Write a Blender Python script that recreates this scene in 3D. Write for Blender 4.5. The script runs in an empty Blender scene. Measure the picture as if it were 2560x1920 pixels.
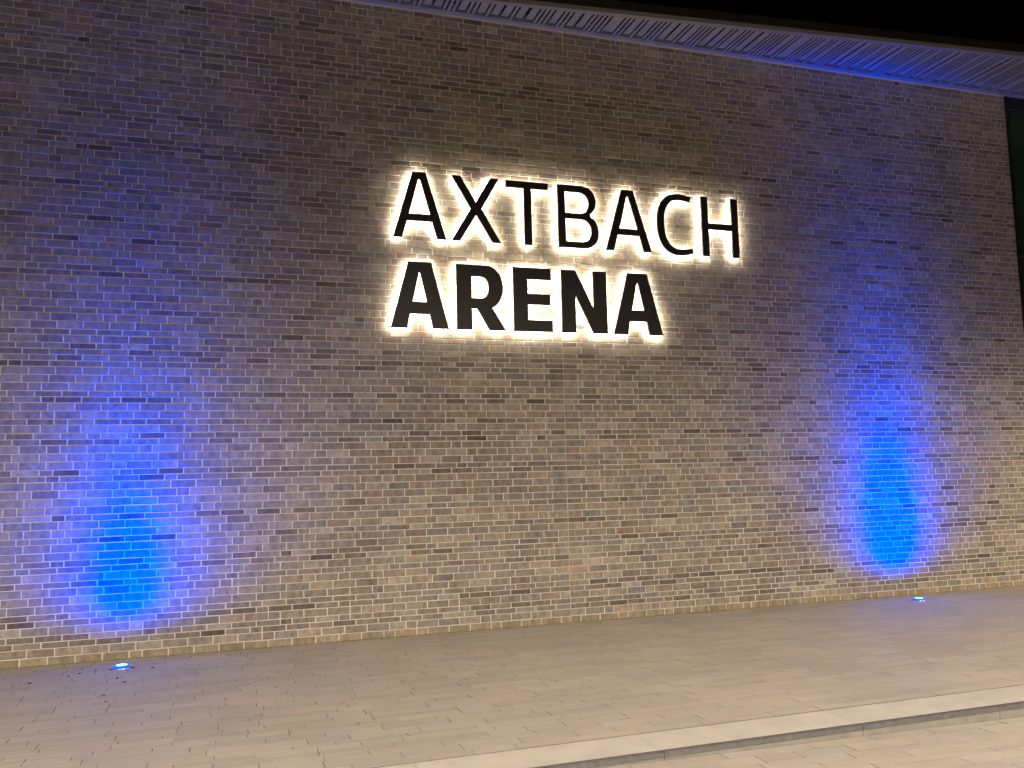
import bpy, bmesh, math, random
from mathutils import Vector, Matrix

# ------------------------------------------------------------------ camera
S = bpy.context.scene
COL = S.collection
FPX, YAW, PITCH, ROLL = 2240.67, math.radians(18.747), math.radians(5.9864), math.radians(-1.4516)
CAM = Vector((0.0, -10.168, 1.7406))
_f = Vector((math.sin(YAW) * math.cos(PITCH), math.cos(YAW) * math.cos(PITCH), math.sin(PITCH)))
_r = Vector((math.cos(YAW), -math.sin(YAW), 0))
_u = _r.cross(_f)
RIGHT = _r * math.cos(ROLL) + _u * math.sin(ROLL)
UP = -_r * math.sin(ROLL) + _u * math.cos(ROLL)
FWD = _f
cam_data = bpy.data.cameras.new('camera')
cam_data.sensor_width = 36.0
cam_data.lens = FPX / 2560.0 * 36.0
cam_data.clip_start = 0.05
cam_data.clip_end = 600
cam = bpy.data.objects.new('camera', cam_data)
COL.objects.link(cam)
m = Matrix((RIGHT, UP, -FWD)).transposed().to_4x4()
m.translation = CAM
cam.matrix_world = m
S.camera = cam

# ------------------------------------------------------------------ night sky
world = bpy.data.worlds.new('World')
S.world = world
world.use_nodes = True
wn = world.node_tree.nodes
wl = world.node_tree.links
wn.clear()
sky = wn.new('ShaderNodeTexSky')
sky.sky_type = 'NISHITA'
sky.sun_disc = False
sky.sun_elevation = math.radians(-9.0)
sky.sun_rotation = math.radians(140)
bg = wn.new('ShaderNodeBackground')
bg.inputs['Strength'].default_value = 0.02
wo = wn.new('ShaderNodeOutputWorld')
wl.new(sky.outputs[0], bg.inputs[0])
wl.new(bg.outputs[0], wo.inputs[0])

# ------------------------------------------------------------------ exposure
vs = S.view_settings
vs.view_transform = 'Standard'
vs.look = 'None'
vs.exposure = 3.0
vs.gamma = 1.0
vs.use_curve_mapping = False
S.cycles.use_denoising = True
try:
    S.cycles.denoiser = 'OPENIMAGEDENOISE'
except Exception:
    pass
S.cycles.max_bounces = 6
S.cycles.diffuse_bounces = 4
S.cycles.sample_clamp_indirect = 3.0
S.cycles.use_light_tree = True

# ------------------------------------------------------------------ street lamps of the square (warm LED heads, behind and beside the photographer)
def street_light(loc, watts, color=(1.0, 0.835, 0.66)):
    d = bpy.data.lights.new('street_lamp_light', 'SPOT')      # full cut-off head: nothing above the horizontal
    d.energy = watts
    d.color = color
    d.shadow_soft_size = 0.25
    d.spot_size = math.radians(174)
    d.spot_blend = 0.5
    o = bpy.data.objects.new('street_lamp_light', d)
    COL.objects.link(o)
    o.location = loc          # a spot shines down its own -Z: straight to the ground
    return o
street_light((-5.5, -13.0, 6.0), 870)
street_light((5.0, -13.5, 6.0), 930)
street_light((15.0, -7.0, 4.6), 330, (1.0, 0.80, 0.52))

# ------------------------------------------------------------------ helpers
def project(P):
    d = Vector(P) - CAM
    z = d.dot(FWD)
    if z < 0.1:
        return None
    return (1280 + FPX * d.dot(RIGHT) / z, 960 - FPX * d.dot(UP) / z)

def screen_area(quad):
    pts = [project(q) for q in quad]
    if any(p is None for p in pts):
        return 0.0
    cx = sum(p[0] for p in pts) / len(pts)
    cy = sum(p[1] for p in pts) / len(pts)
    if not (0 <= cx <= 2560 and 0 <= cy <= 1920):
        return 0.0
    a = 0
    for i in range(len(pts)):
        x0, y0 = pts[i]
        x1, y1 = pts[(i + 1) % len(pts)]
        a += x0 * y1 - x1 * y0
    return abs(a) / 2

def link(name, mesh, mat=None, parent=None):
    o = bpy.data.objects.new(name, mesh)
    COL.objects.link(o)
    if mat is not None and not mesh.materials:
        mesh.materials.append(mat)
    if parent is not None:
        o.parent = parent
    return o

def empty(name, loc=(0, 0, 0), parent=None):
    o = bpy.data.objects.new(name, None)
    COL.objects.link(o)
    o.location = loc
    if parent is not None:
        o.parent = parent
    return o

def tag(o, label=None, category=None, group=None, kind=None):
    if label: o['label'] = label
    if category: o['category'] = category
    if group: o['group'] = group
    if kind: o['kind'] = kind
    return o

def mesh_from(name, verts, faces, smooth=False):
    me = bpy.data.meshes.new(name)
    me.from_pydata(verts, [], faces)
    me.update()
    if smooth:
        for p in me.polygons:
            p.use_smooth = True
    return me

def box_geo(x0, x1, y0, y1, z0, z1):
    v = [(x0, y0, z0), (x1, y0, z0), (x1, y1, z0), (x0, y1, z0), (x0, y0, z1), (x1, y0, z1), (x1, y1, z1), (x0, y1, z1)]
    f = [(0, 3, 2, 1), (4, 5, 6, 7), (0, 1, 5, 4), (1, 2, 6, 5), (2, 3, 7, 6), (3, 0, 4, 7)]
    return v, f

def box(name, x0, x1, y0, y1, z0, z1, mat, parent=None, bevel=0.0):
    me = bpy.data.meshes.new(name)
    v, f = box_geo(x0, x1, y0, y1, z0, z1)
    bm = bmesh.new()
    bv = [bm.verts.new(c) for c in v]
    for q in f:
        bm.faces.new([bv[i] for i in q])
    if bevel > 0:
        bmesh.ops.bevel(bm, geom=bm.edges[:], offset=bevel, segments=1, affect='EDGES')
    bm.to_mesh(me)
    bm.free()
    return link(name, me, mat, parent)

# ------------------------------------------------------------------ materials
class NT:
    def __init__(s, name):
        s.m = bpy.data.materials.new(name)
        s.m.use_nodes = True
        s.n = s.m.node_tree.nodes
        s.l = s.m.node_tree.links
        s.n.clear()
        s.out = s.n.new('ShaderNodeOutputMaterial')
        s.b = s.n.new('ShaderNodeBsdfPrincipled')
        s.l.new(s.b.outputs[0], s.out.inputs[0])
    def node(s, t, **k):
        n = s.n.new(t)
        for a, v in k.items():
            setattr(n, a, v)
        return n
    def val(s, sock, v):
        if hasattr(v, 'is_output') or hasattr(v, 'links'):
            s.l.new(v, sock)
        else:
            sock.default_value = v
    def math(s, op, a, b=0.0):
        n = s.node('ShaderNodeMath', operation=op)
        s.val(n.inputs[0], a); s.val(n.inputs[1], b)
        return n.outputs[0]
    def vmath(s, op, a, b):
        n = s.node('ShaderNodeVectorMath', operation=op)
        s.val(n.inputs[0], a); s.val(n.inputs[1], b)
        return n.outputs[0]
    def mix(s, fac, a, b, mode='MIX'):
        n = s.node('ShaderNodeMix', data_type='RGBA', blend_type=mode)
        s.val(n.inputs[0], fac); s.val(n.inputs[6], a); s.val(n.inputs[7], b)
        return n.outputs[2]
    def noise(s, vec, scale, detail=3.0, rough=0.55):
        n = s.node('ShaderNodeTexNoise')
        s.val(n.inputs['Vector'], vec)
        n.inputs['Scale'].default_value = scale
        n.inputs['Detail'].default_value = detail
        n.inputs['Roughness'].default_value = rough
        return n.outputs['Fac']
    def ramp(s, fac, stops):
        n = s.node('ShaderNodeValToRGB')
        el = n.color_ramp.elements
        while len(el) < len(stops):
            el.new(0.5)
        for e, (p, c) in zip(el, stops):
            e.position = p
            e.color = c if len(c) == 4 else (*c, 1)
        s.val(n.inputs[0], fac)
        return n.outputs[0]
    def range(s, v, a, b, c, d):
        n = s.node('ShaderNodeMapRange')
        s.val(n.inputs[0], v)
        for i, x in enumerate((a, b, c, d)):
            n.inputs[i + 1].default_value = x
        return n.outputs[0]
    def pos(s):
        return s.node('ShaderNodeNewGeometry').outputs['Position']
    def attr(s, name):
        return s.node('ShaderNodeAttribute', attribute_name=name)
    def bump(s, h, dist, strength=1.0):
        n = s.node('ShaderNodeBump')
        n.inputs['Strength'].default_value = strength
        n.inputs['Distance'].default_value = dist
        s.val(n.inputs['Height'], h)
        s.l.new(n.outputs[0], s.b.inputs['Normal'])
    def col(s, c): s.val(s.b.inputs['Base Color'], c)
    def rough(s, r): s.val(s.b.inputs['Roughness'], r)

def plain(name, c, r=0.6, metal=0.0, var=0.15, scale=8.0, bump=0.0):
    t = NT(name)
    p = t.pos()
    n = t.noise(p, scale, 4)
    lo = tuple(x * (1 - var) for x in c) + (1,)
    hi = tuple(min(1, x * (1 + var)) for x in c) + (1,)
    t.col(t.ramp(n, [(0.3, lo), (0.7, hi)]))
    t.rough(r)
    t.b.inputs['Metallic'].default_value = metal
    if bump > 0:
        t.bump(t.noise(p, 160, 3), bump)
    return t.m

def brick_material():
    t = NT('brick_clay')
    a = t.attr('tint')
    p = t.pos()
    off = t.node('ShaderNodeCombineXYZ')
    sd = t.math('MULTIPLY', a.outputs['Alpha'], 57.0)
    t.l.new(sd, off.inputs[0]); t.l.new(sd, off.inputs[2])
    q = t.vmath('ADD', p, off.outputs[0])
    # broad patches across a brick, then drawn horizontal streaks, then fine grain
    patch = t.noise(t.vmath('MULTIPLY', q, (15.0, 15.0, 8.0)), 1.0, 2, 0.5)
    streak = t.noise(t.vmath('MULTIPLY', q, (22.0, 22.0, 130.0)), 1.0, 3, 0.6)
    grain = t.noise(q, 230, 2, 0.6)
    c = t.mix(t.range(patch, 0.30, 0.70, 0.0, 1.0), t.mix(1.0, a.outputs['Color'], (0.70, 0.70, 0.73, 1), 'MULTIPLY'),
              t.mix(1.0, a.outputs['Color'], (1.24, 1.21, 1.14, 1), 'MULTIPLY'))
    c = t.mix(0.75, c, t.ramp(streak, [(0.28, (0.62, 0.60, 0.58)), (0.52, (1.0, 1.0, 1.0)), (0.78, (1.28, 1.26, 1.2))]), 'MULTIPLY')
    c = t.mix(0.5, c, t.ramp(grain, [(0.25, (0.6, 0.6, 0.6)), (0.6, (1.1, 1.1, 1.1))]), 'MULTIPLY')
    batch = t.noise(p, 0.75, 3, 0.6)
    c = t.mix(1.0, c, t.ramp(batch, [(0.32, (0.86, 0.86, 0.88)), (0.68, (1.12, 1.11, 1.08))]), 'MULTIPLY')
    t.col(c)
    t.rough(0.86)
    t.b.inputs['Specular IOR Level'].default_value = 0.25
    h = t.math('ADD', t.math('MULTIPLY', streak, 0.7), t.math('ADD', t.math('MULTIPLY', patch, 0.6), t.math('MULTIPLY', grain, 0.35)))
    t.bump(h, 0.0022, 0.9)
    return t.m

def mortar_material():
    t = NT('mortar')
    p = t.pos()
    big = t.noise(p, 1.3, 3)
    fine = t.noise(p, 210, 3, 0.7)
    c = t.ramp(big, [(0.3, (0.47, 0.455, 0.43)), (0.7, (0.58, 0.565, 0.54))])
    c = t.mix(0.6, c, t.ramp(fine, [(0.25, (0.7, 0.7, 0.7)), (0.65, (1.1, 1.1, 1.1))]), 'MULTIPLY')
    t.col(c)
    t.rough(0.95)
    t.bump(fine, 0.003, 0.8)
    return t.m

def paver_material(name):
    t = NT(name)
    a = t.attr('tint')
    p = t.pos()
    big = t.noise(p, 0.9, 4, 0.6)
    mid = t.noise(t.vmath('MULTIPLY', p, (5.0, 16.0, 5.0)), 1.0, 4, 0.65)
    fine = t.noise(p, 260, 3, 0.7)
    c = t.mix(0.85, a.outputs['Color'], t.ramp(big, [(0.3, (0.89, 0.89, 0.90)), (0.7, (1.08, 1.07, 1.05))]), 'MULTIPLY')
    c = t.mix(0.5, c, t.ramp(mid, [(0.3, (0.88, 0.87, 0.86)), (0.7, (1.07, 1.07, 1.06))]), 'MULTIPLY')
    c = t.mix(0.5, c, t.ramp(fine, [(0.3, (0.74, 0.74, 0.74)), (0.65, (1.12, 1.12, 1.12))]), 'MULTIPLY')
    t.col(c)
    t.rough(t.range(mid, 0.3, 0.7, 0.60, 0.82))
    t.bump(t.math('ADD', fine, t.math('MULTIPLY', mid, 0.4)), 0.0012, 0.7)
    return t.m

def emit_material(name, color, strength, base=(0.6, 0.6, 0.6)):
    t = NT(name)
    t.col((*base, 1))
    t.rough(0.3)
    n = t.noise(t.pos(), 9.0, 2)
    t.b.inputs['Emission Color'].default_value = (*color, 1)
    t.val(t.b.inputs['Emission Strength'], t.range(n, 0.3, 0.7, strength * 0.85, strength * 1.15))
    return t.m

M_BRICK = brick_material()
M_MORTAR = mortar_material()
M_PAVER = paver_material('concrete_paver')
M_SAND = plain('joint_sand', (0.085, 0.075, 0.062), 0.95, var=0.4, scale=30)
M_GROUND = plain('ground_concrete', (0.20, 0.185, 0.165), 0.9, var=0.2, scale=3, bump=0.002)
M_TREAD = plain('pale_step_stone', (0.44, 0.42, 0.375), 0.72, var=0.10, scale=4, bump=0.0012)
M_RISER = plain('grey_step_concrete', (0.17, 0.166, 0.146), 0.8, var=0.18, scale=9, bump=0.0015)
M_NOSE = plain('dark_step_nosing', (0.095, 0.095, 0.096), 0.6, var=0.25, scale=25, bump=0.001)
M_SLAT = plain('soffit_metal', (0.22, 0.22, 0.23), 0.45, var=0.06, scale=3)
M_TRIM = plain('soffit_trim_metal', (0.18, 0.18, 0.19), 0.5, var=0.06, scale=3)
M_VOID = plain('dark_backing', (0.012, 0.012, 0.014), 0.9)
M_FASCIA = plain('brown_fascia_metal', (0.016, 0.013, 0.011), 0.55, var=0.2)
M_FRAME = plain('black_window_frame', (0.012, 0.012, 0.013), 0.4)
M_FACE = plain('black_letter_face', (0.014, 0.0125, 0.012), 0.5, var=0.2, scale=5)
M_RETURN = plain('letter_side_metal', (0.30, 0.28, 0.26), 0.45, var=0.1)
M_GLOW = emit_material('warm_led_panel', (1.0, 0.86, 0.62), 8.0)
M_LENS = emit_material('blue_led_lens', (0.10, 0.62, 1.0), 1.1, (0.05, 0.1, 0.3))
M_LENS_RIM = emit_material('blue_lens_rim', (0.0, 0.05, 1.0), 0.30, (0.02, 0.05, 0.3))
M_STEEL = plain('brushed_steel', (0.45, 0.45, 0.46), 0.35, metal=0.9)
M_LEAF = plain('dry_leaf', (0.035, 0.026, 0.018), 0.85, var=0.35, scale=60)
M_DIRT = plain('wall_foot_dirt', (0.21, 0.165, 0.09), 0.95, var=0.35, scale=25, bump=0.004)

def glass_material():
    t = NT('dark_green_glass')
    t.col(t.ramp(t.noise(t.pos(), 2.0, 2), [(0.3, (0.012, 0.036, 0.025)), (0.7, (0.018, 0.050, 0.034))]))
    t.rough(0.08)
    return t.m
M_GLASS = glass_material()

# ------------------------------------------------------------------ brick building
building = empty('brick_building', (0, 0, 0))
tag(building, 'beige brick building wall with slatted eaves and a dark window at its right end', 'building')

WX0, WX1, JX, WTOP = -5.0, 11.606, 4.124, 7.446
T, t_ = 0.25 / 3, 0.0625
seq = ('TTttTttTTTtTttTTtTTtTT' 'TTttTTTttTtTTttTTTttttTt' 'TTtTTTTttTTTtTTtTTTttTT'
       'TTtttTTttTTTTtTTTtttTTTTttTTTtTttTTTTttT')
core = box('brick_wall', WX0, WX1, 0.0040, 0.36, -0.3, WTOP + 0.02, M_MORTAR, building)

rng = random.Random(11)
PAL_THICK = [((0.265, 0.238, 0.208), 5), ((0.295, 0.260, 0.218), 4), ((0.235, 0.215, 0.195), 4), ((0.25, 0.208, 0.180), 2),
             ((0.215, 0.205, 0.203), 3), ((0.33, 0.305, 0.265), 1.2), ((0.185, 0.162, 0.148), 1)]
PAL_THIN = [((0.235, 0.205, 0.178), 3), ((0.195, 0.168, 0.150), 3), ((0.22, 0.205, 0.198), 2.4), ((0.29, 0.275, 0.243), 1.6),
            ((0.16, 0.136, 0.124), 1.8), ((0.120, 0.100, 0.093), 1.1), ((0.085, 0.070, 0.067), 0.35)]
def pick(pal):
    s = rng.random() * sum(w for _, w in pal)
    for c, w in pal:
        s -= w
        if s <= 0:
            break
    mean = (0.240, 0.213, 0.188)
    c = tuple(0.86 * a + 0.14 * b for a, b in zip(c, mean))
    k = rng.uniform(0.90, 1.10)
    h = rng.uniform(-0.03, 0.03)
    return (c[0] * k * (1 + h), c[1] * k, c[2] * k * (1 - h))

J = 0.0130
def lay_course(x0, x1, below, start):
    """stretchers and some headers, joints kept off those of the course below"""
    out, x, last_head = [], x0, False
    first = True
    while x < x1 - 0.02:
        opts = []
        if first:
            opts = [start]
        else:
            head = (rng.random() < 0.20) and not last_head
            opts = [0.125, 0.25] if head else [0.25, 0.125]
            if last_head:
                opts = [0.25, 0.1875]
        for L in opts:
            e = x + L
            if all(abs(e - b) > 0.035 for b in below):
                break
        else:
            L = opts[0]
            e = x + L
        if x1 - e < 0.06:
            e = x1
        out.append((x, min(e, x1)))
        last_head = L < 0.2
        first = False
        x = e
    return out

def brick_geo(x0, x1, z0, z1):
    """front face slightly out of true with a worn arris; sides run back into the mortar"""
    w = 0.0035
    dy = rng.uniform(-0.0016, 0.0012)
    tl = rng.uniform(-0.0009, 0.0009)
    j = lambda s=0.0011: rng.uniform(-s, s)
    xa, xb, za, zb = x0 + j(), x1 + j(), z0 + j(), z1 + j()
    ym = 0.0028
    v = [(xa + j(), 0.03, za), (xb + j(), 0.03, za), (xb, 0.03, zb), (xa, 0.03, zb)]
    v += [(xa, dy + ym + tl, za + j()), (xb, dy + ym - tl, za + j()), (xb, dy + ym - tl, zb + j()), (xa, dy + ym + tl, zb + j())]
    v += [(xa + w, dy + tl, za + w + j()), (xb - w, dy - tl, za + w + j()), (xb - w, dy - tl, zb - w + j()), (xa + w, dy + tl, zb - w + j())]
    f = []
    for o in (0, 4):
        for i in range(4):
            k = (i + 1) % 4
            f.append((o + i, o + k, o + 4 + k, o + 4 + i))
    f.append((8, 9, 10, 11))
    return v, f

bricks = []
z = 0.0
below = []
for ci, ch in enumerate(seq):
    h = T if ch == 'T' else t_
    if z + 0.03 > WTOP:
        break
    z1 = min(z + h, WTOP)
    row, joints = [], []
    s0 = rng.choice([0.0625, 0.125, 0.1875, 0.25])
    s1 = [0.25, 0.1875][ci % 2] if rng.random() < 0.85 else 0.125
    # left field is laid leftwards from the expansion joint, right field rightwards
    left = [(JX - 0.003 - (b - JX), JX - 0.003 - (a - JX)) for a, b in lay_course(JX, JX + (JX - WX0), [2 * JX - q for q in below if q < JX], [0.1875, 0.25][ci % 2] if rng.random() < 0.8 else 0.125)]
    right = lay_course(JX + 0.003, WX1, [q for q in below if q > JX], s1)
    for a, b in left + right:
        joints.append(a); joints.append(b)
        base_col = pick(PAL_THICK if ch == 'T' else PAL_THIN)
        if ci == 0:
            base_col = (base_col[0] * 0.5 + 0.14, base_col[1] * 0.5 + 0.115, base_col[2] * 0.5 + 0.07)
        ja = 0.0025 if abs(a - JX) < 0.01 else J / 2
        jb = 0.0025 if abs(b - JX) < 0.01 else J / 2
        jb = 0.0 if abs(b - WX1) < 0.001 else jb
        bricks.append((a + ja, b - jb, z + J / 2 - 0.002, z1 - J / 2 + 0.002 - (0.0), base_col, rng.random()))
    below = joints
    z = z1

def set_tint(me, cols):
    ca = me.color_attributes.new('tint', 'FLOAT_COLOR', 'POINT')
    flat = []
    for c in cols:
        flat.extend(c)
    ca.data.foreach_set('color', flat)

rank = sorted(range(len(bricks)), key=lambda i: -screen_area([(bricks[i][0], 0, bricks[i][2]), (bricks[i][1], 0, bricks[i][2]), (bricks[i][1], 0, bricks[i][3]), (bricks[i][0], 0, bricks[i][3])]))
single = set(rank[:300])
V, F, C = [], [], []
for i, (a, b, z0, z1, c, sd) in enumerate(bricks):
    v, f = brick_geo(a, b, z0, z1)
    tint = [(c[0], c[1], c[2], sd)] * len(v)
    if i in single:
        me = mesh_from('brick', v, f)
        set_tint(me, tint)
        link('brick', me, M_BRICK, core)
    else:
        o = len(V)
        V += v
        F += [tuple(o + k for k in q) for q in f]
        C += tint
me = mesh_from('brick_field', V, F)
set_tint(me, C)
tag(link('brick_field', me, M_BRICK, core), kind='stuff')

# sealed expansion joint: a fine raised bead running the full height
box('expansion_joint', JX - 0.0034, JX + 0.0034, 0.0012, 0.02, 0.0, WTOP, plain('joint_sealant', (0.40, 0.37, 0.33), 0.7), building)

# crumbs of dirt and moss along the wall foot
rd = random.Random(3)
V, F = [], []
x = WX0
n = 0
while x < WX1:
    dx = rd.uniform(0.03, 0.09)
    d = rd.uniform(0.008, 0.022)
    hh = rd.uniform(0.004, 0.013)
    V += [(x, 0.004, hh), (x, -d, 0.0005), (x, -d * 0.4, hh * 0.8)]
    if n:
        o = 3 * n
        F += [(o - 3, o - 1, o + 2, o), (o - 1, o - 2, o + 1, o + 2)]
    n += 1
    x += dx
tag(link('dirt_fringe', mesh_from('dirt_fringe', V, F), M_DIRT, building), kind='stuff')

# ------------------------------------------------------------------ eaves: trim, slats, fascia
ZS = 7.446
def edge_y(x): return -(0.486 + (x - 3.511) * 0.0857)
SX0, SX1 = -1.0, 17.0
eaves = empty('roof_eaves', (0, 0, 0), building)
def prism(name, poly, z0, z1, mat, parent):
    k = len(poly)
    v = [(x, y, z0) for x, y in poly] + [(x, y, z1) for x, y in poly]
    f = [tuple(range(k))[::-1], tuple(range(k, 2 * k))]
    f += [(i, (i + 1) % k, k + (i + 1) % k, k + i) for i in range(k)]
    me = mesh_from(name, v, f)
    bm = bmesh.new(); bm.from_mesh(me); bmesh.ops.recalc_face_normals(bm, faces=bm.faces[:]); bm.to_mesh(me); bm.free()
    return link(name, me, mat, parent)
TRIM = -0.082
prism('wall_trim', [(SX0, 0.03), (SX1, 0.03), (SX1, TRIM), (SX0, TRIM)], ZS - 0.004, ZS + 0.10, M_TRIM, eaves)
prism('edge_trim', [(SX0, edge_y(SX0) + 0.072), (SX1, edge_y(SX1) + 0.072), (SX1, edge_y(SX1)), (SX0, edge_y(SX0))], ZS - 0.004, ZS + 0.05, M_TRIM, eaves)
prism('soffit_backing', [(SX0, 0.03), (SX1, 0.03), (SX1, edge_y(SX1) + 0.02), (SX0, edge_y(SX0) + 0.02)], ZS + 0.11, ZS + 0.13, M_VOID, eaves)
prism('fascia', [(SX0, edge_y(SX0) + 0.03), (SX1, edge_y(SX1) + 0.03), (SX1, edge_y(SX1) - 0.012), (SX0, edge_y(SX0) - 0.012)], ZS + 0.052, ZS + 0.135, M_FASCIA, eaves)
prism('roof_sheet', [(SX0, 3.0), (SX1, 3.0), (SX1, edge_y(SX1) + 0.0), (SX0, edge_y(SX0) + 0.0)], ZS + 0.137, ZS + 0.17, M_FASCIA, eaves)
# run of slats: W wide, X extra wide, digits = that many narrow slats in between
pattern = 'W3W2W0W4X2W1W3W0W1W3W0W1W2W0W4W1X3W1W3W0W2W1W0W4W1W2W0W3W1W2W0W1W3W1X2W1W4W0W'
rs = random.Random(5)
slats = []
x = 3.702
SL, NA, WI, XW = 0.027, 0.035, 0.092, 0.150
def run(x, direction, pat):
    out = []
    for ch in pat:
        if ch in 'WX':
            w = WI if ch == 'W' else XW
            out.append((x, w, True)); x += direction * (w + SL)
        else:
            k = int(ch)
            if k == 0:
                x += direction * 0.010
            for _ in range(k):
                out.append((x, NA, False)); x += direction * (NA + SL)
    return out
for a, w, wide in run(3.702, 1, pattern + pattern + 'W2W1W3'):
    slats.append((a, a + w, wide))
for a, w, wide in run(3.702 - SL - 0.01, -1, '0W1W0W1W2W3W0W2W1W0W2W0W1W0W2W1W3W0W2W1W4X1W0W2W'):
    slats.append((a - w, a, wide))
for a, b, wide in slats:
    if a < SX0 + 0.05 or b > SX1 - 0.05:
        continue
    yi = TRIM - 0.060 if wide else TRIM + 0.004
    ya, yb = edge_y(a) + 0.068, edge_y(b) + 0.068
    if yi - max(ya, yb) < 0.02:
        continue
    prism('soffit_slat', [(a, yi), (b, yi), (b, yb), (a, ya)], ZS + rs.uniform(0.0, 0.002), ZS + 0.006, M_SLAT, eaves)

# ------------------------------------------------------------------ dark window at the right end
win = empty('window', (WX1, 0.10, 0), building)
def wbox(name, x0, x1, y0, y1, z0, z1, mat, bev=0.004):
    o = box(name, x0 - WX1, x1 - WX1, y0 - 0.10, y1 - 0.10, z0, z1, mat, win, bev)
    return o
wbox('window_frame', WX1 + 0.002, WX1 + 0.10, 0.02, 0.16, 0.0, 7.44, M_FRAME)
wbox('window_head', WX1 + 0.102, 16.8, 0.02, 0.16, 7.24, 7.44, M_FRAME)
for mx in (13.2, 14.8, 16.4):
    wbox('mullion', mx, mx + 0.08, 0.03, 0.16, 0.1, 7.238, M_FRAME)
for a, b in ((WX1 + 0.102, 13.198), (13.282, 14.798), (14.882, 16.398)):
    for z0, z1 in ((0.102, 2.5), (2.582, 4.9), (4.982, 7.236)):
        wbox('pane', a, b, 0.08, 0.10, z0, z1, M_GLASS, 0)
    for zt in (2.502, 4.902):
        wbox('transom', a, b, 0.035, 0.15, zt, zt + 0.078, M_FRAME)
wbox('window_sill', WX1 + 0.102, 16.8, 0.02, 0.16, 0.0, 0.098, M_FRAME)
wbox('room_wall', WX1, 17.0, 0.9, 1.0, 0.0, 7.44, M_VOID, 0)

# ------------------------------------------------------------------ letters of the sign
def arc(cx, cz, rx, rz, a0, a1, n=12, e=2.0):
    out = []
    for i in range(n + 1):
        a = math.radians(a0 + (a1 - a0) * i / n)
        c, s = math.cos(a), math.sin(a)
        out.append((cx + rx * math.copysign(abs(c) ** (2 / e), c), cz + rz * math.copysign(abs(s) ** (2 / e), s)))
    return out
b1, t1 = 4.572, 5.372
b2, t2 = 3.499, 4.287
def shift(polys, d): return [[(x + d, z) for x, z in p] for p in polys]
A_THIN = [[(2.005, b1), (2.115, b1), (2.175, 4.778), (2.476, 4.778), (2.536, b1), (2.646, b1), (2.405, t1), (2.243, t1)],
          [(2.198, 4.861), (2.455, 4.861), (2.334, 5.286), (2.317, 5.286)]]
A_BOLD = [[(1.968, b2), (2.160, b2), (2.196, 3.667), (2.432, 3.667), (2.466, b2), (2.658, b2), (2.455, t2), (2.180, t2)],
          [(2.228, 3.811), (2.400, 3.811), (2.320, 4.160), (2.309, 4.160)]]
LET = [
    ('A', A_THIN, 0, 'first thin letter A at the left end of the upper word'),
    ('X', [[(2.712, b1), (2.817, b1), (3.022, 4.899), (3.222, b1), (3.330, b1), (3.092, 4.978), (3.318, t1), (3.207, t1), (3.018, 5.055), (2.832, t1), (2.722, t1), (2.953, 4.976)]], 0, 'thin letter X in the upper word'),
    ('T', [[(3.634, b1), (3.733, b1), (3.733, 5.281), (3.955, 5.281), (3.955, t1 - 0.004), (3.402, t1 - 0.004), (3.402, 5.281), (3.634, 5.281)]], 0, 'thin letter T in the upper word'),
    ('B', [[(4.080, b1)] + arc(4.43, 4.785, 0.197, 0.213, -90, 0, 12, 2.2) + arc(4.46, 4.785, 0.167, 0.205, 5, 68, 8)
           + arc(4.42, 5.172, 0.178, 0.188, -58, 0, 8) + arc(4.39, 5.172, 0.208, 0.2, 5, 90, 12, 2.2) + [(4.080, t1)],
           [(4.178, 5.013)] + arc(4.36, 5.149, 0.137, 0.136, -90, 90, 18, 2.2) + [(4.178, 5.285)],
           [(4.180, 4.650)] + arc(4.385, 4.7955, 0.142, 0.1455, -90, 90, 18, 2.2) + [(4.180, 4.941)]], 0, 'thin letter B in the upper word'),
    ('A', shift(A_THIN, 2.7165), 0, 'second thin letter A, between B and C in the upper word'),
    ('C', [[(5.962, 5.346), (5.90, 5.364), (5.83, 5.374)] + arc(5.775, 4.968, 0.322, 0.409, 90, 270, 30, 2.35) + [(5.83, 4.562), (5.90, 4.573), (5.966, 4.596), (5.953, 4.662), (5.90, 4.648), (5.84, 4.641)]
           + arc(5.79, 4.968, 0.232, 0.329, 270, 90, 30, 2.35) + [(5.85, 5.294), (5.90, 5.286), (5.949, 5.273)]], 0, 'thin letter C in the upper word'),
    ('H', [[(6.112, b1), (6.212, b1), (6.212, 4.933), (6.565, 4.933), (6.565, b1), (6.665, b1), (6.665, t1), (6.565, t1), (6.565, 5.018), (6.212, 5.018), (6.212, t1), (6.112, t1)]], 0, 'thin letter H at the right end of the upper word'),
    ('A', A_BOLD, 1, 'first bold letter A at the left end of the lower word'),
    ('R', [[(2.757, b2), (2.946, b2), (2.946, 3.755), (3.008, 3.755), (3.163, b2), (3.365, b2), (3.198, 3.772)] + arc(3.12, 4.02, 0.217, 0.267, -66, 90, 20, 2.1) + [(2.757, t2)],
           [(2.946, 3.882)] + arc(3.05, 4.014, 0.105, 0.132, -90, 90, 16, 2.2) + [(2.946, 4.146)]], 1, 'bold letter R in the lower word'),
    ('E', [[(3.467, b2), (3.967, b2), (3.967, 3.641), (3.654, 3.641), (3.654, 3.830), (3.942, 3.830), (3.942, 3.965), (3.654, 3.965), (3.654, 4.143), (3.960, 4.143), (3.960, t2), (3.467, t2)]], 1, 'bold letter E in the lower word'),
    ('N', [[(4.091, b2), (4.278, b2), (4.281, 3.968), (4.511, b2), (4.702, b2), (4.705, t2), (4.522, t2), (4.519, 3.814), (4.286, t2), (4.094, t2)]], 1, 'bold letter N in the lower word'),
    ('A', shift(A_BOLD, 2.8195), 1, 'second bold letter A at the right end of the lower word'),
]
dg = bpy.context.evaluated_depsgraph_get()
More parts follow.
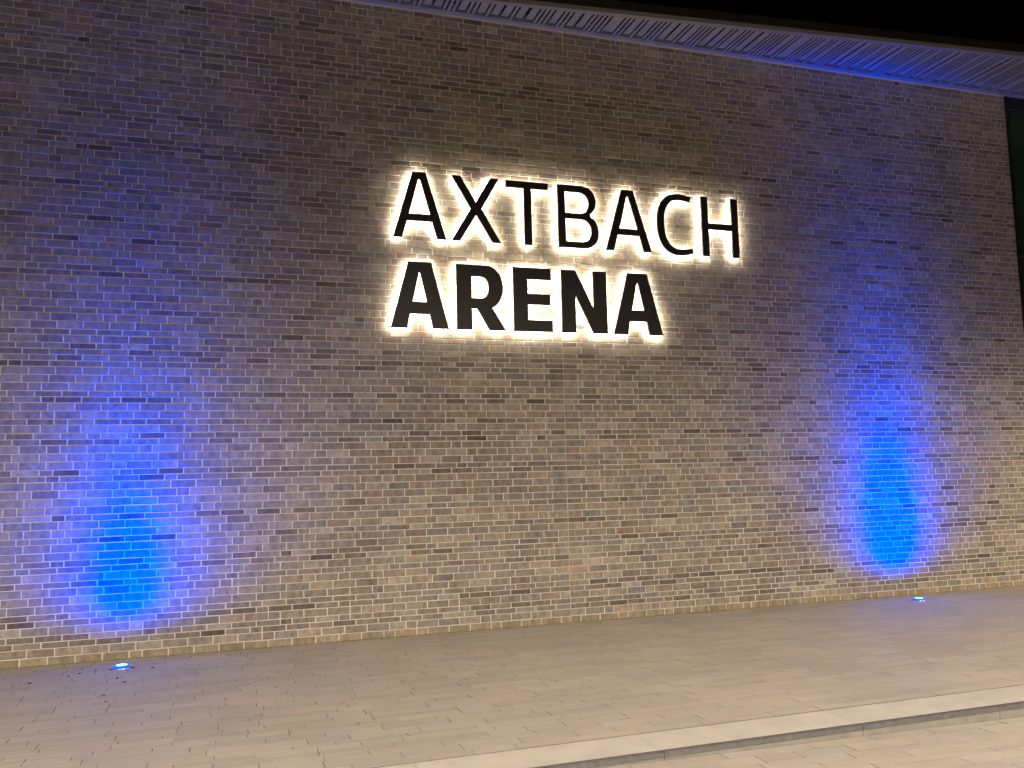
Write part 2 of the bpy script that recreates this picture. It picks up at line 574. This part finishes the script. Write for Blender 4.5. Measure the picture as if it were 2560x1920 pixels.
def slab(polys, ox, oz, y_front, y_back, bevel=0.0):
    cu = bpy.data.curves.new('tmp', 'CURVE')
    cu.dimensions = '2D'
    cu.fill_mode = 'BOTH'
    cu.extrude = abs(y_back - y_front) / 2 - bevel
    cu.bevel_depth = bevel
    cu.bevel_resolution = 0
    if bevel:
        cu.offset = -bevel
    for p in polys:
        clean = [p[0]]
        for q in p[1:]:
            if (q[0] - clean[-1][0]) ** 2 + (q[1] - clean[-1][1]) ** 2 > 1e-7:
                clean.append(q)
        sp = cu.splines.new('POLY')
        sp.points.add(len(clean) - 1)
        for pt, (x, zz) in zip(sp.points, clean):
            pt.co = (x - ox, zz - oz, 0, 1)
        sp.use_cyclic_u = True
    ob = bpy.data.objects.new('tmp', cu)
    COL.objects.link(ob)
    bpy.context.view_layer.update()
    me = bpy.data.meshes.new_from_object(ob.evaluated_get(bpy.context.evaluated_depsgraph_get()))
    bpy.data.objects.remove(ob)
    bpy.data.curves.remove(cu)
    ym = (y_front + y_back) / 2
    for v in me.vertices:
        x, yy, zz = v.co
        v.co = (x, ym - zz, yy)
    me.update()
    return me
for ch, polys, bold, lab in LET:
    xs = [p[0] for p in polys[0]]
    ox, oz = (min(xs) + max(xs)) / 2, (b2 if bold else b1)
    L = empty('sign_letter', (ox, 0, oz))
    tag(L, 'black halo-lit ' + lab, 'sign letter', 'letters of the lower word' if bold else 'letters of the upper word')
    for nm, yf, yb, mat, bev in (('letter_face', -0.092, -0.087, M_FACE, 0), ('letter_side', -0.0865, -0.050, M_RETURN, 0), ('light_panel', -0.0495, -0.045, M_GLOW, 0)):
        me = slab(polys, ox, oz, yf, yb, bev)
        me.name = nm
        me.materials.clear()
        link(nm, me, mat, L)
    # spacer pins that hold the letter off the wall
    spots = [(polys[0][0][0] + 0.05, oz + 0.05), (polys[0][0][0] * 0 + max(q[0] for q in polys[0] if q[1] < oz + 0.12) - 0.06, oz + 0.06)]
    for px, pz in spots[:1]:
        box('spacer_pin', px - ox - 0.006, px - ox + 0.006, -0.046, 0.002, pz - oz - 0.006, pz - oz + 0.006, M_STEEL, L)

# ------------------------------------------------------------------ ground, paving, kerb
ground = link('ground', mesh_from('ground', [(-60, -60, -0.62), (60, -60, -0.62), (60, 60, -0.62), (-60, 60, -0.62)], [(0, 1, 2, 3)]), M_GROUND)
tag(ground, kind='structure')
KB, KF, KN = -4.492, -4.862, -4.915

def lower_z(x): return min(-0.004, -0.060 - 0.0151 * (x - 3.43))

def paving(name, y_start, y_end, zf, seed, x0, x1):
    rp = random.Random(seed)
    # bed sheet follows the surface
    xs = [x0, -0.3, 6, x1]
    V = []
    for xx in xs:
        V += [(xx, y_start, zf(xx) - 0.0026), (xx, y_end, zf(xx) - 0.0026)]
    F = [(2 * i, 2 * i + 1, 2 * i + 3, 2 * i + 2) for i in range(len(xs) - 1)]
    base = link(name, mesh_from(name, V, F), M_SAND)
    tag(base, kind='structure')
    st = []
    y = y_start
    prev = None
    while y > y_end + 0.03:
        w = rp.choice([0.085, 0.115, 0.115, 0.145])
        ye = max(y - w, y_end)
        if ye - y_end < 0.05:
            ye = y_end
        x = x0 + rp.uniform(0, 0.3)
        while x < x1:
            L = rp.choice([0.285, 0.40, 0.49, 0.49, 0.65])
            k = rp.uniform(0.92, 1.06)
            c = rp.choice([(0.375, 0.350, 0.310), (0.380, 0.352, 0.304), (0.365, 0.344, 0.311), (0.386, 0.348, 0.303)])
            st.append((x, x + L, ye, y, tuple(q * k for q in c)))
            x += L
        y = ye
    ga = 0.0022
    def geo(a, b, c, d):
        e = 0.0012
        jz = rp.uniform(-0.0007, 0.0005)
        tx, ty = rp.uniform(-0.0006, 0.0006), rp.uniform(-0.0003, 0.0003)
        a += ga * rp.uniform(0.3, 1.2); b -= ga * rp.uniform(0.3, 1.2); c += ga * rp.uniform(0.3, 1.0); d -= ga * rp.uniform(0.3, 1.0)
        za, zb = zf(a) + jz, zf(b) + jz
        v = [(a, c, za - 0.03), (b, c, zb - 0.03), (b, d, zb - 0.03), (a, d, za - 0.03),
             (a, c, za - e), (b, c, zb - e), (b, d, zb - e), (a, d, za - e),
             (a + e, c + e, za - tx - ty), (b - e, c + e, zb + tx - ty), (b - e, d - e, zb + tx + ty), (a + e, d - e, za - tx + ty)]
        f = []
        for o in (0, 4):
            for i in range(4):
                k = (i + 1) % 4
                f.append((o + i, o + k, o + 4 + k, o + 4 + i))
        f.append((8, 9, 10, 11))
        return v, f
    order = sorted(range(len(st)), key=lambda i: -screen_area([(st[i][0], st[i][2], zf(st[i][0])), (st[i][1], st[i][2], zf(st[i][1])), (st[i][1], st[i][3], zf(st[i][1])), (st[i][0], st[i][3], zf(st[i][0]))]))
    big = set(order[:300])
    V, F, C = [], [], []
    for i, (a, b, c, d, colr) in enumerate(st):
        v, f = geo(a, b, c, d)
        tint = [(0.12, 0.106, 0.088, 1.0)] * 8 + [(*colr, 1.0)] * 4      # grime on the edges down in the joints
        area = screen_area([(a, c, zf(a)), (b, c, zf(b)), (b, d, zf(b)), (a, d, zf(a))])
        if i in big and area > 0:
            me = mesh_from('paver', v, f)
            set_tint(me, tint)
            link('paver', me, M_PAVER, base)
        else:
            o = len(V)
            V += v
            F += [tuple(o + k for k in q) for q in f]
            C += tint
    me = mesh_from('paver_field', V, F)
    set_tint(me, C)
    tag(link('paver_field', me, M_PAVER, base), kind='stuff')
    return base
paving('upper_pavement', -0.002, KB + 0.016, lambda x: 0.0, 21, -7.0, 19.0)
paving('lower_pavement', KN - 0.001, -8.0, lower_z, 22, -6.0, 16.0)
# the square runs on beyond the paved strip
V = []
for xx in (-60, -0.3, 6, 17.0, 60):
    zz = lower_z(max(-6, min(17, xx))) - 0.004
    V += [(xx, -8.0, zz), (xx, -60, zz)]
sq = link('square', mesh_from('square', V, [(2 * i, 2 * i + 1, 2 * i + 3, 2 * i + 2) for i in range(4)]), M_GROUND)
tag(sq, kind='structure')

kerb = box('kerb', -7.0, 19.0, KN + 0.02, KB + 0.012, -0.6, -0.215, M_RISER)
tag(kerb, kind='structure')
kx = [-6.3, -4.8, -3.3, -1.8, -0.3, 1.22, 2.731, 4.252, 5.46, 6.98, 8.5, 10.02, 11.54, 13.06, 14.58, 16.1]
for a, b in zip(kx[:-1], kx[1:]):
    a += 0.0018; b -= 0.0018
    st = box('kerb_stone', a, b, KN + 0.003, KB, -0.21, -0.0035, M_RISER, kerb, 0.002)
    box('tread', a, b, KF, KB, -0.0033, 0.0, M_TREAD, st)
    # nosing: flat grey lip, then a steep dark chamfer
    v = [(KF - 0.0005, 0.0), (KN + 0.012, -0.0004), (KN - 0.002, -0.006), (KN - 0.002, -0.031), (KN + 0.0028, -0.033), (KN + 0.0028, -0.0034), (KF - 0.0005, -0.0034)]
    k = len(v)
    vv = [(a, y, z) for y, z in v] + [(b, y, z) for y, z in v]
    ff = [tuple(range(k)), tuple(range(k, 2 * k))[::-1]] + [(i, k + i, k + (i + 1) % k, (i + 1) % k) for i in range(k)]
    me = mesh_from('nosing_strip', vv, ff)
    bm = bmesh.new(); bm.from_mesh(me); bmesh.ops.recalc_face_normals(bm, faces=bm.faces[:]); bm.to_mesh(me); bm.free()
    link('nosing_strip', me, M_NOSE, st)

# ------------------------------------------------------------------ in-ground blue uplights
def lathe(name, prof, mat, parent, n=40, smooth=True):
    v, f = [], []
    for r, zz in prof:
        for i in range(n):
            a = 2 * math.pi * i / n
            v.append((r * math.cos(a), r * math.sin(a), zz))
    for k in range(len(prof) - 1):
        for i in range(n):
            j = (i + 1) % n
            f.append((k * n + i, k * n + j, (k + 1) * n + j, (k + 1) * n + i))
    if prof[-1][0] < 0.02:
        f.append(tuple((len(prof) - 1) * n + i for i in range(n)))
    return link(name, mesh_from(name, v, f, smooth), mat, parent)

# a 468 nm LED lies outside the sRGB gamut: its linear sRGB coordinates are about (-0.085, 0.002, 1)
LED_BLUE = (-0.085, 0.002, 1.0)
def uplight(x, y, label, watts, core, spill, spill_amount):
    root = empty('ground_uplight', (x, y, 0))
    tag(root, label, 'ground light', 'blue uplights set in the paving')
    lathe('bezel', [(0.098, -0.004), (0.098, 0.004), (0.094, 0.007), (0.088, 0.008), (0.084, 0.006)], M_STEEL, root)
    lathe('lens_rim', [(0.084, 0.004), (0.083, 0.012), (0.072, 0.021), (0.052, 0.026)], M_LENS_RIM, root)
    lathe('lens', [(0.0518, 0.026), (0.044, 0.0280), (0.030, 0.0295), (0.010, 0.030)], M_LENS, root)
    d = bpy.data.lights.new('uplight_beam', 'SPOT')
    d.energy = watts
    d.shadow_soft_size = 0.035
    d.spot_size = math.radians(176)
    d.spot_blend = 0.15
    # photometric web of the lens (like an IES file): a narrow plume leaned a little towards the wall plus weak side spill
    d.use_nodes = True
    nt = d.node_tree
    em = nt.nodes.get('Emission')
    def nd(op, p, q=0.0, r=None):
        n = nt.nodes.new('ShaderNodeMath'); n.operation = op
        for k, v in enumerate((p, q) if r is None else (p, q, r)):
            if hasattr(v, 'is_output'): nt.links.new(v, n.inputs[k])
            else: n.inputs[k].default_value = v
        return n.outputs[0]
    sep = nt.nodes.new('ShaderNodeSeparateXYZ')
    nt.links.new(nt.nodes.new('ShaderNodeNewGeometry').outputs['Incoming'], sep.inputs[0])
    dz = nd('MAXIMUM', nd('ABSOLUTE', sep.outputs[2]), 0.02)
    u = nd('DIVIDE', sep.outputs[0], dz)                 # sideways slope
    sgn = nd('SIGN', sep.outputs[2])
    w = nd('MULTIPLY', nd('DIVIDE', sep.outputs[1], dz), sgn)   # slope towards the wall
    wa = nd('ABSOLUTE', w)
    def lobe(fall, s0, s1):
        sg = nd('MULTIPLY_ADD', wa, s1, s0)
        q = nd('DIVIDE', u, sg)
        return nd('EXPONENT', nd('SUBTRACT', nd('MULTIPLY', wa, -fall), nd('MULTIPLY', nd('MULTIPLY', q, q), 0.5)))
    lean = nt.nodes.new('ShaderNodeMapRange'); lean.interpolation_type = 'SMOOTHSTEP'
    nt.links.new(w, lean.inputs[0])
    for k, v in enumerate((-0.05, 0.20, 0.07, 1.0)): lean.inputs[k + 1].default_value = v
    tot = nd('ADD', lobe(*core), nd('MULTIPLY', lobe(*spill), spill_amount))
    nt.links.new(nd('MULTIPLY', tot, lean.outputs[0]), em.inputs['Strength'])
    rgb = nt.nodes.new('ShaderNodeCombineXYZ')
    for q, c in zip(rgb.inputs, LED_BLUE):
        q.default_value = c
    nt.links.new(rgb.outputs[0], em.inputs['Color'])
    o = bpy.data.objects.new('uplight_beam', d)
    COL.objects.link(o)
    o.parent = root
    o.location = (0, 0, 0.037)
    o.rotation_euler = (math.pi, 0, 0)     # a spot shines along -Z: turned to face up
    return root
uplight(-0.786, -0.44, 'round blue lit ground light near the left end of the wall', 1000, (4.1, 0.12, 0.44), (2.4, 0.52, 1.2), 0.42)
uplight(8.912, -0.42, 'round blue lit ground light near the right end of the wall', 1800, (4.4, 0.11, 0.56), (2.6, 0.50, 0.9), 0.34)

# ------------------------------------------------------------------ scraps of dry leaf on the paving
rl = random.Random(8)
LEAVES = [(1140, 187), (1322, 200), (1097, 246), (1835, 165), (1528, 192), (2132, 104), (2112, 163), (1620, 310), (1720, 365), (1462, 632), (412, 380), (945, 280), (1432, 545)]
k = 400 / 2212
for px, py in LEAVES:
    X, Y = px * k, 1640 + py * k
    d = FWD + RIGHT * ((X - 1280) / FPX) + UP * ((960 - Y) / FPX)
    tt = (0.004 - CAM.z) / d.z
    P = CAM + d * tt
    a = rl.uniform(0, 6.28)
    ln, wd = rl.uniform(0.013, 0.024), rl.uniform(0.005, 0.008)
    pts = [(-ln, 0, 0.002), (-ln * 0.3, wd, 0.010), (ln * 0.5, wd * 0.8, 0.012), (ln, 0, 0.004), (ln * 0.4, -wd, 0.011), (-ln * 0.4, -wd * 0.9, 0.008), (0, 0, 0.004)]
    vv = [(x, y, z) for x, y, z in pts] + [(x, y, z + 0.0012) for x, y, z in pts]
    ff = []
    for i in range(6):
        j = (i + 1) % 6
        ff += [(6, j, i), (13, 7 + i, 7 + j), (i, j, 7 + j, 7 + i)]
    o = link('dry_leaf', mesh_from('dry_leaf', vv, ff), M_LEAF)
    o.location = (P.x, P.y, 0.0)
    o.rotation_euler = (0, 0, a)
    tag(o, 'tiny dark scrap of dry leaf lying near the left ground light', 'leaf', 'leaf scraps around the left ground light')
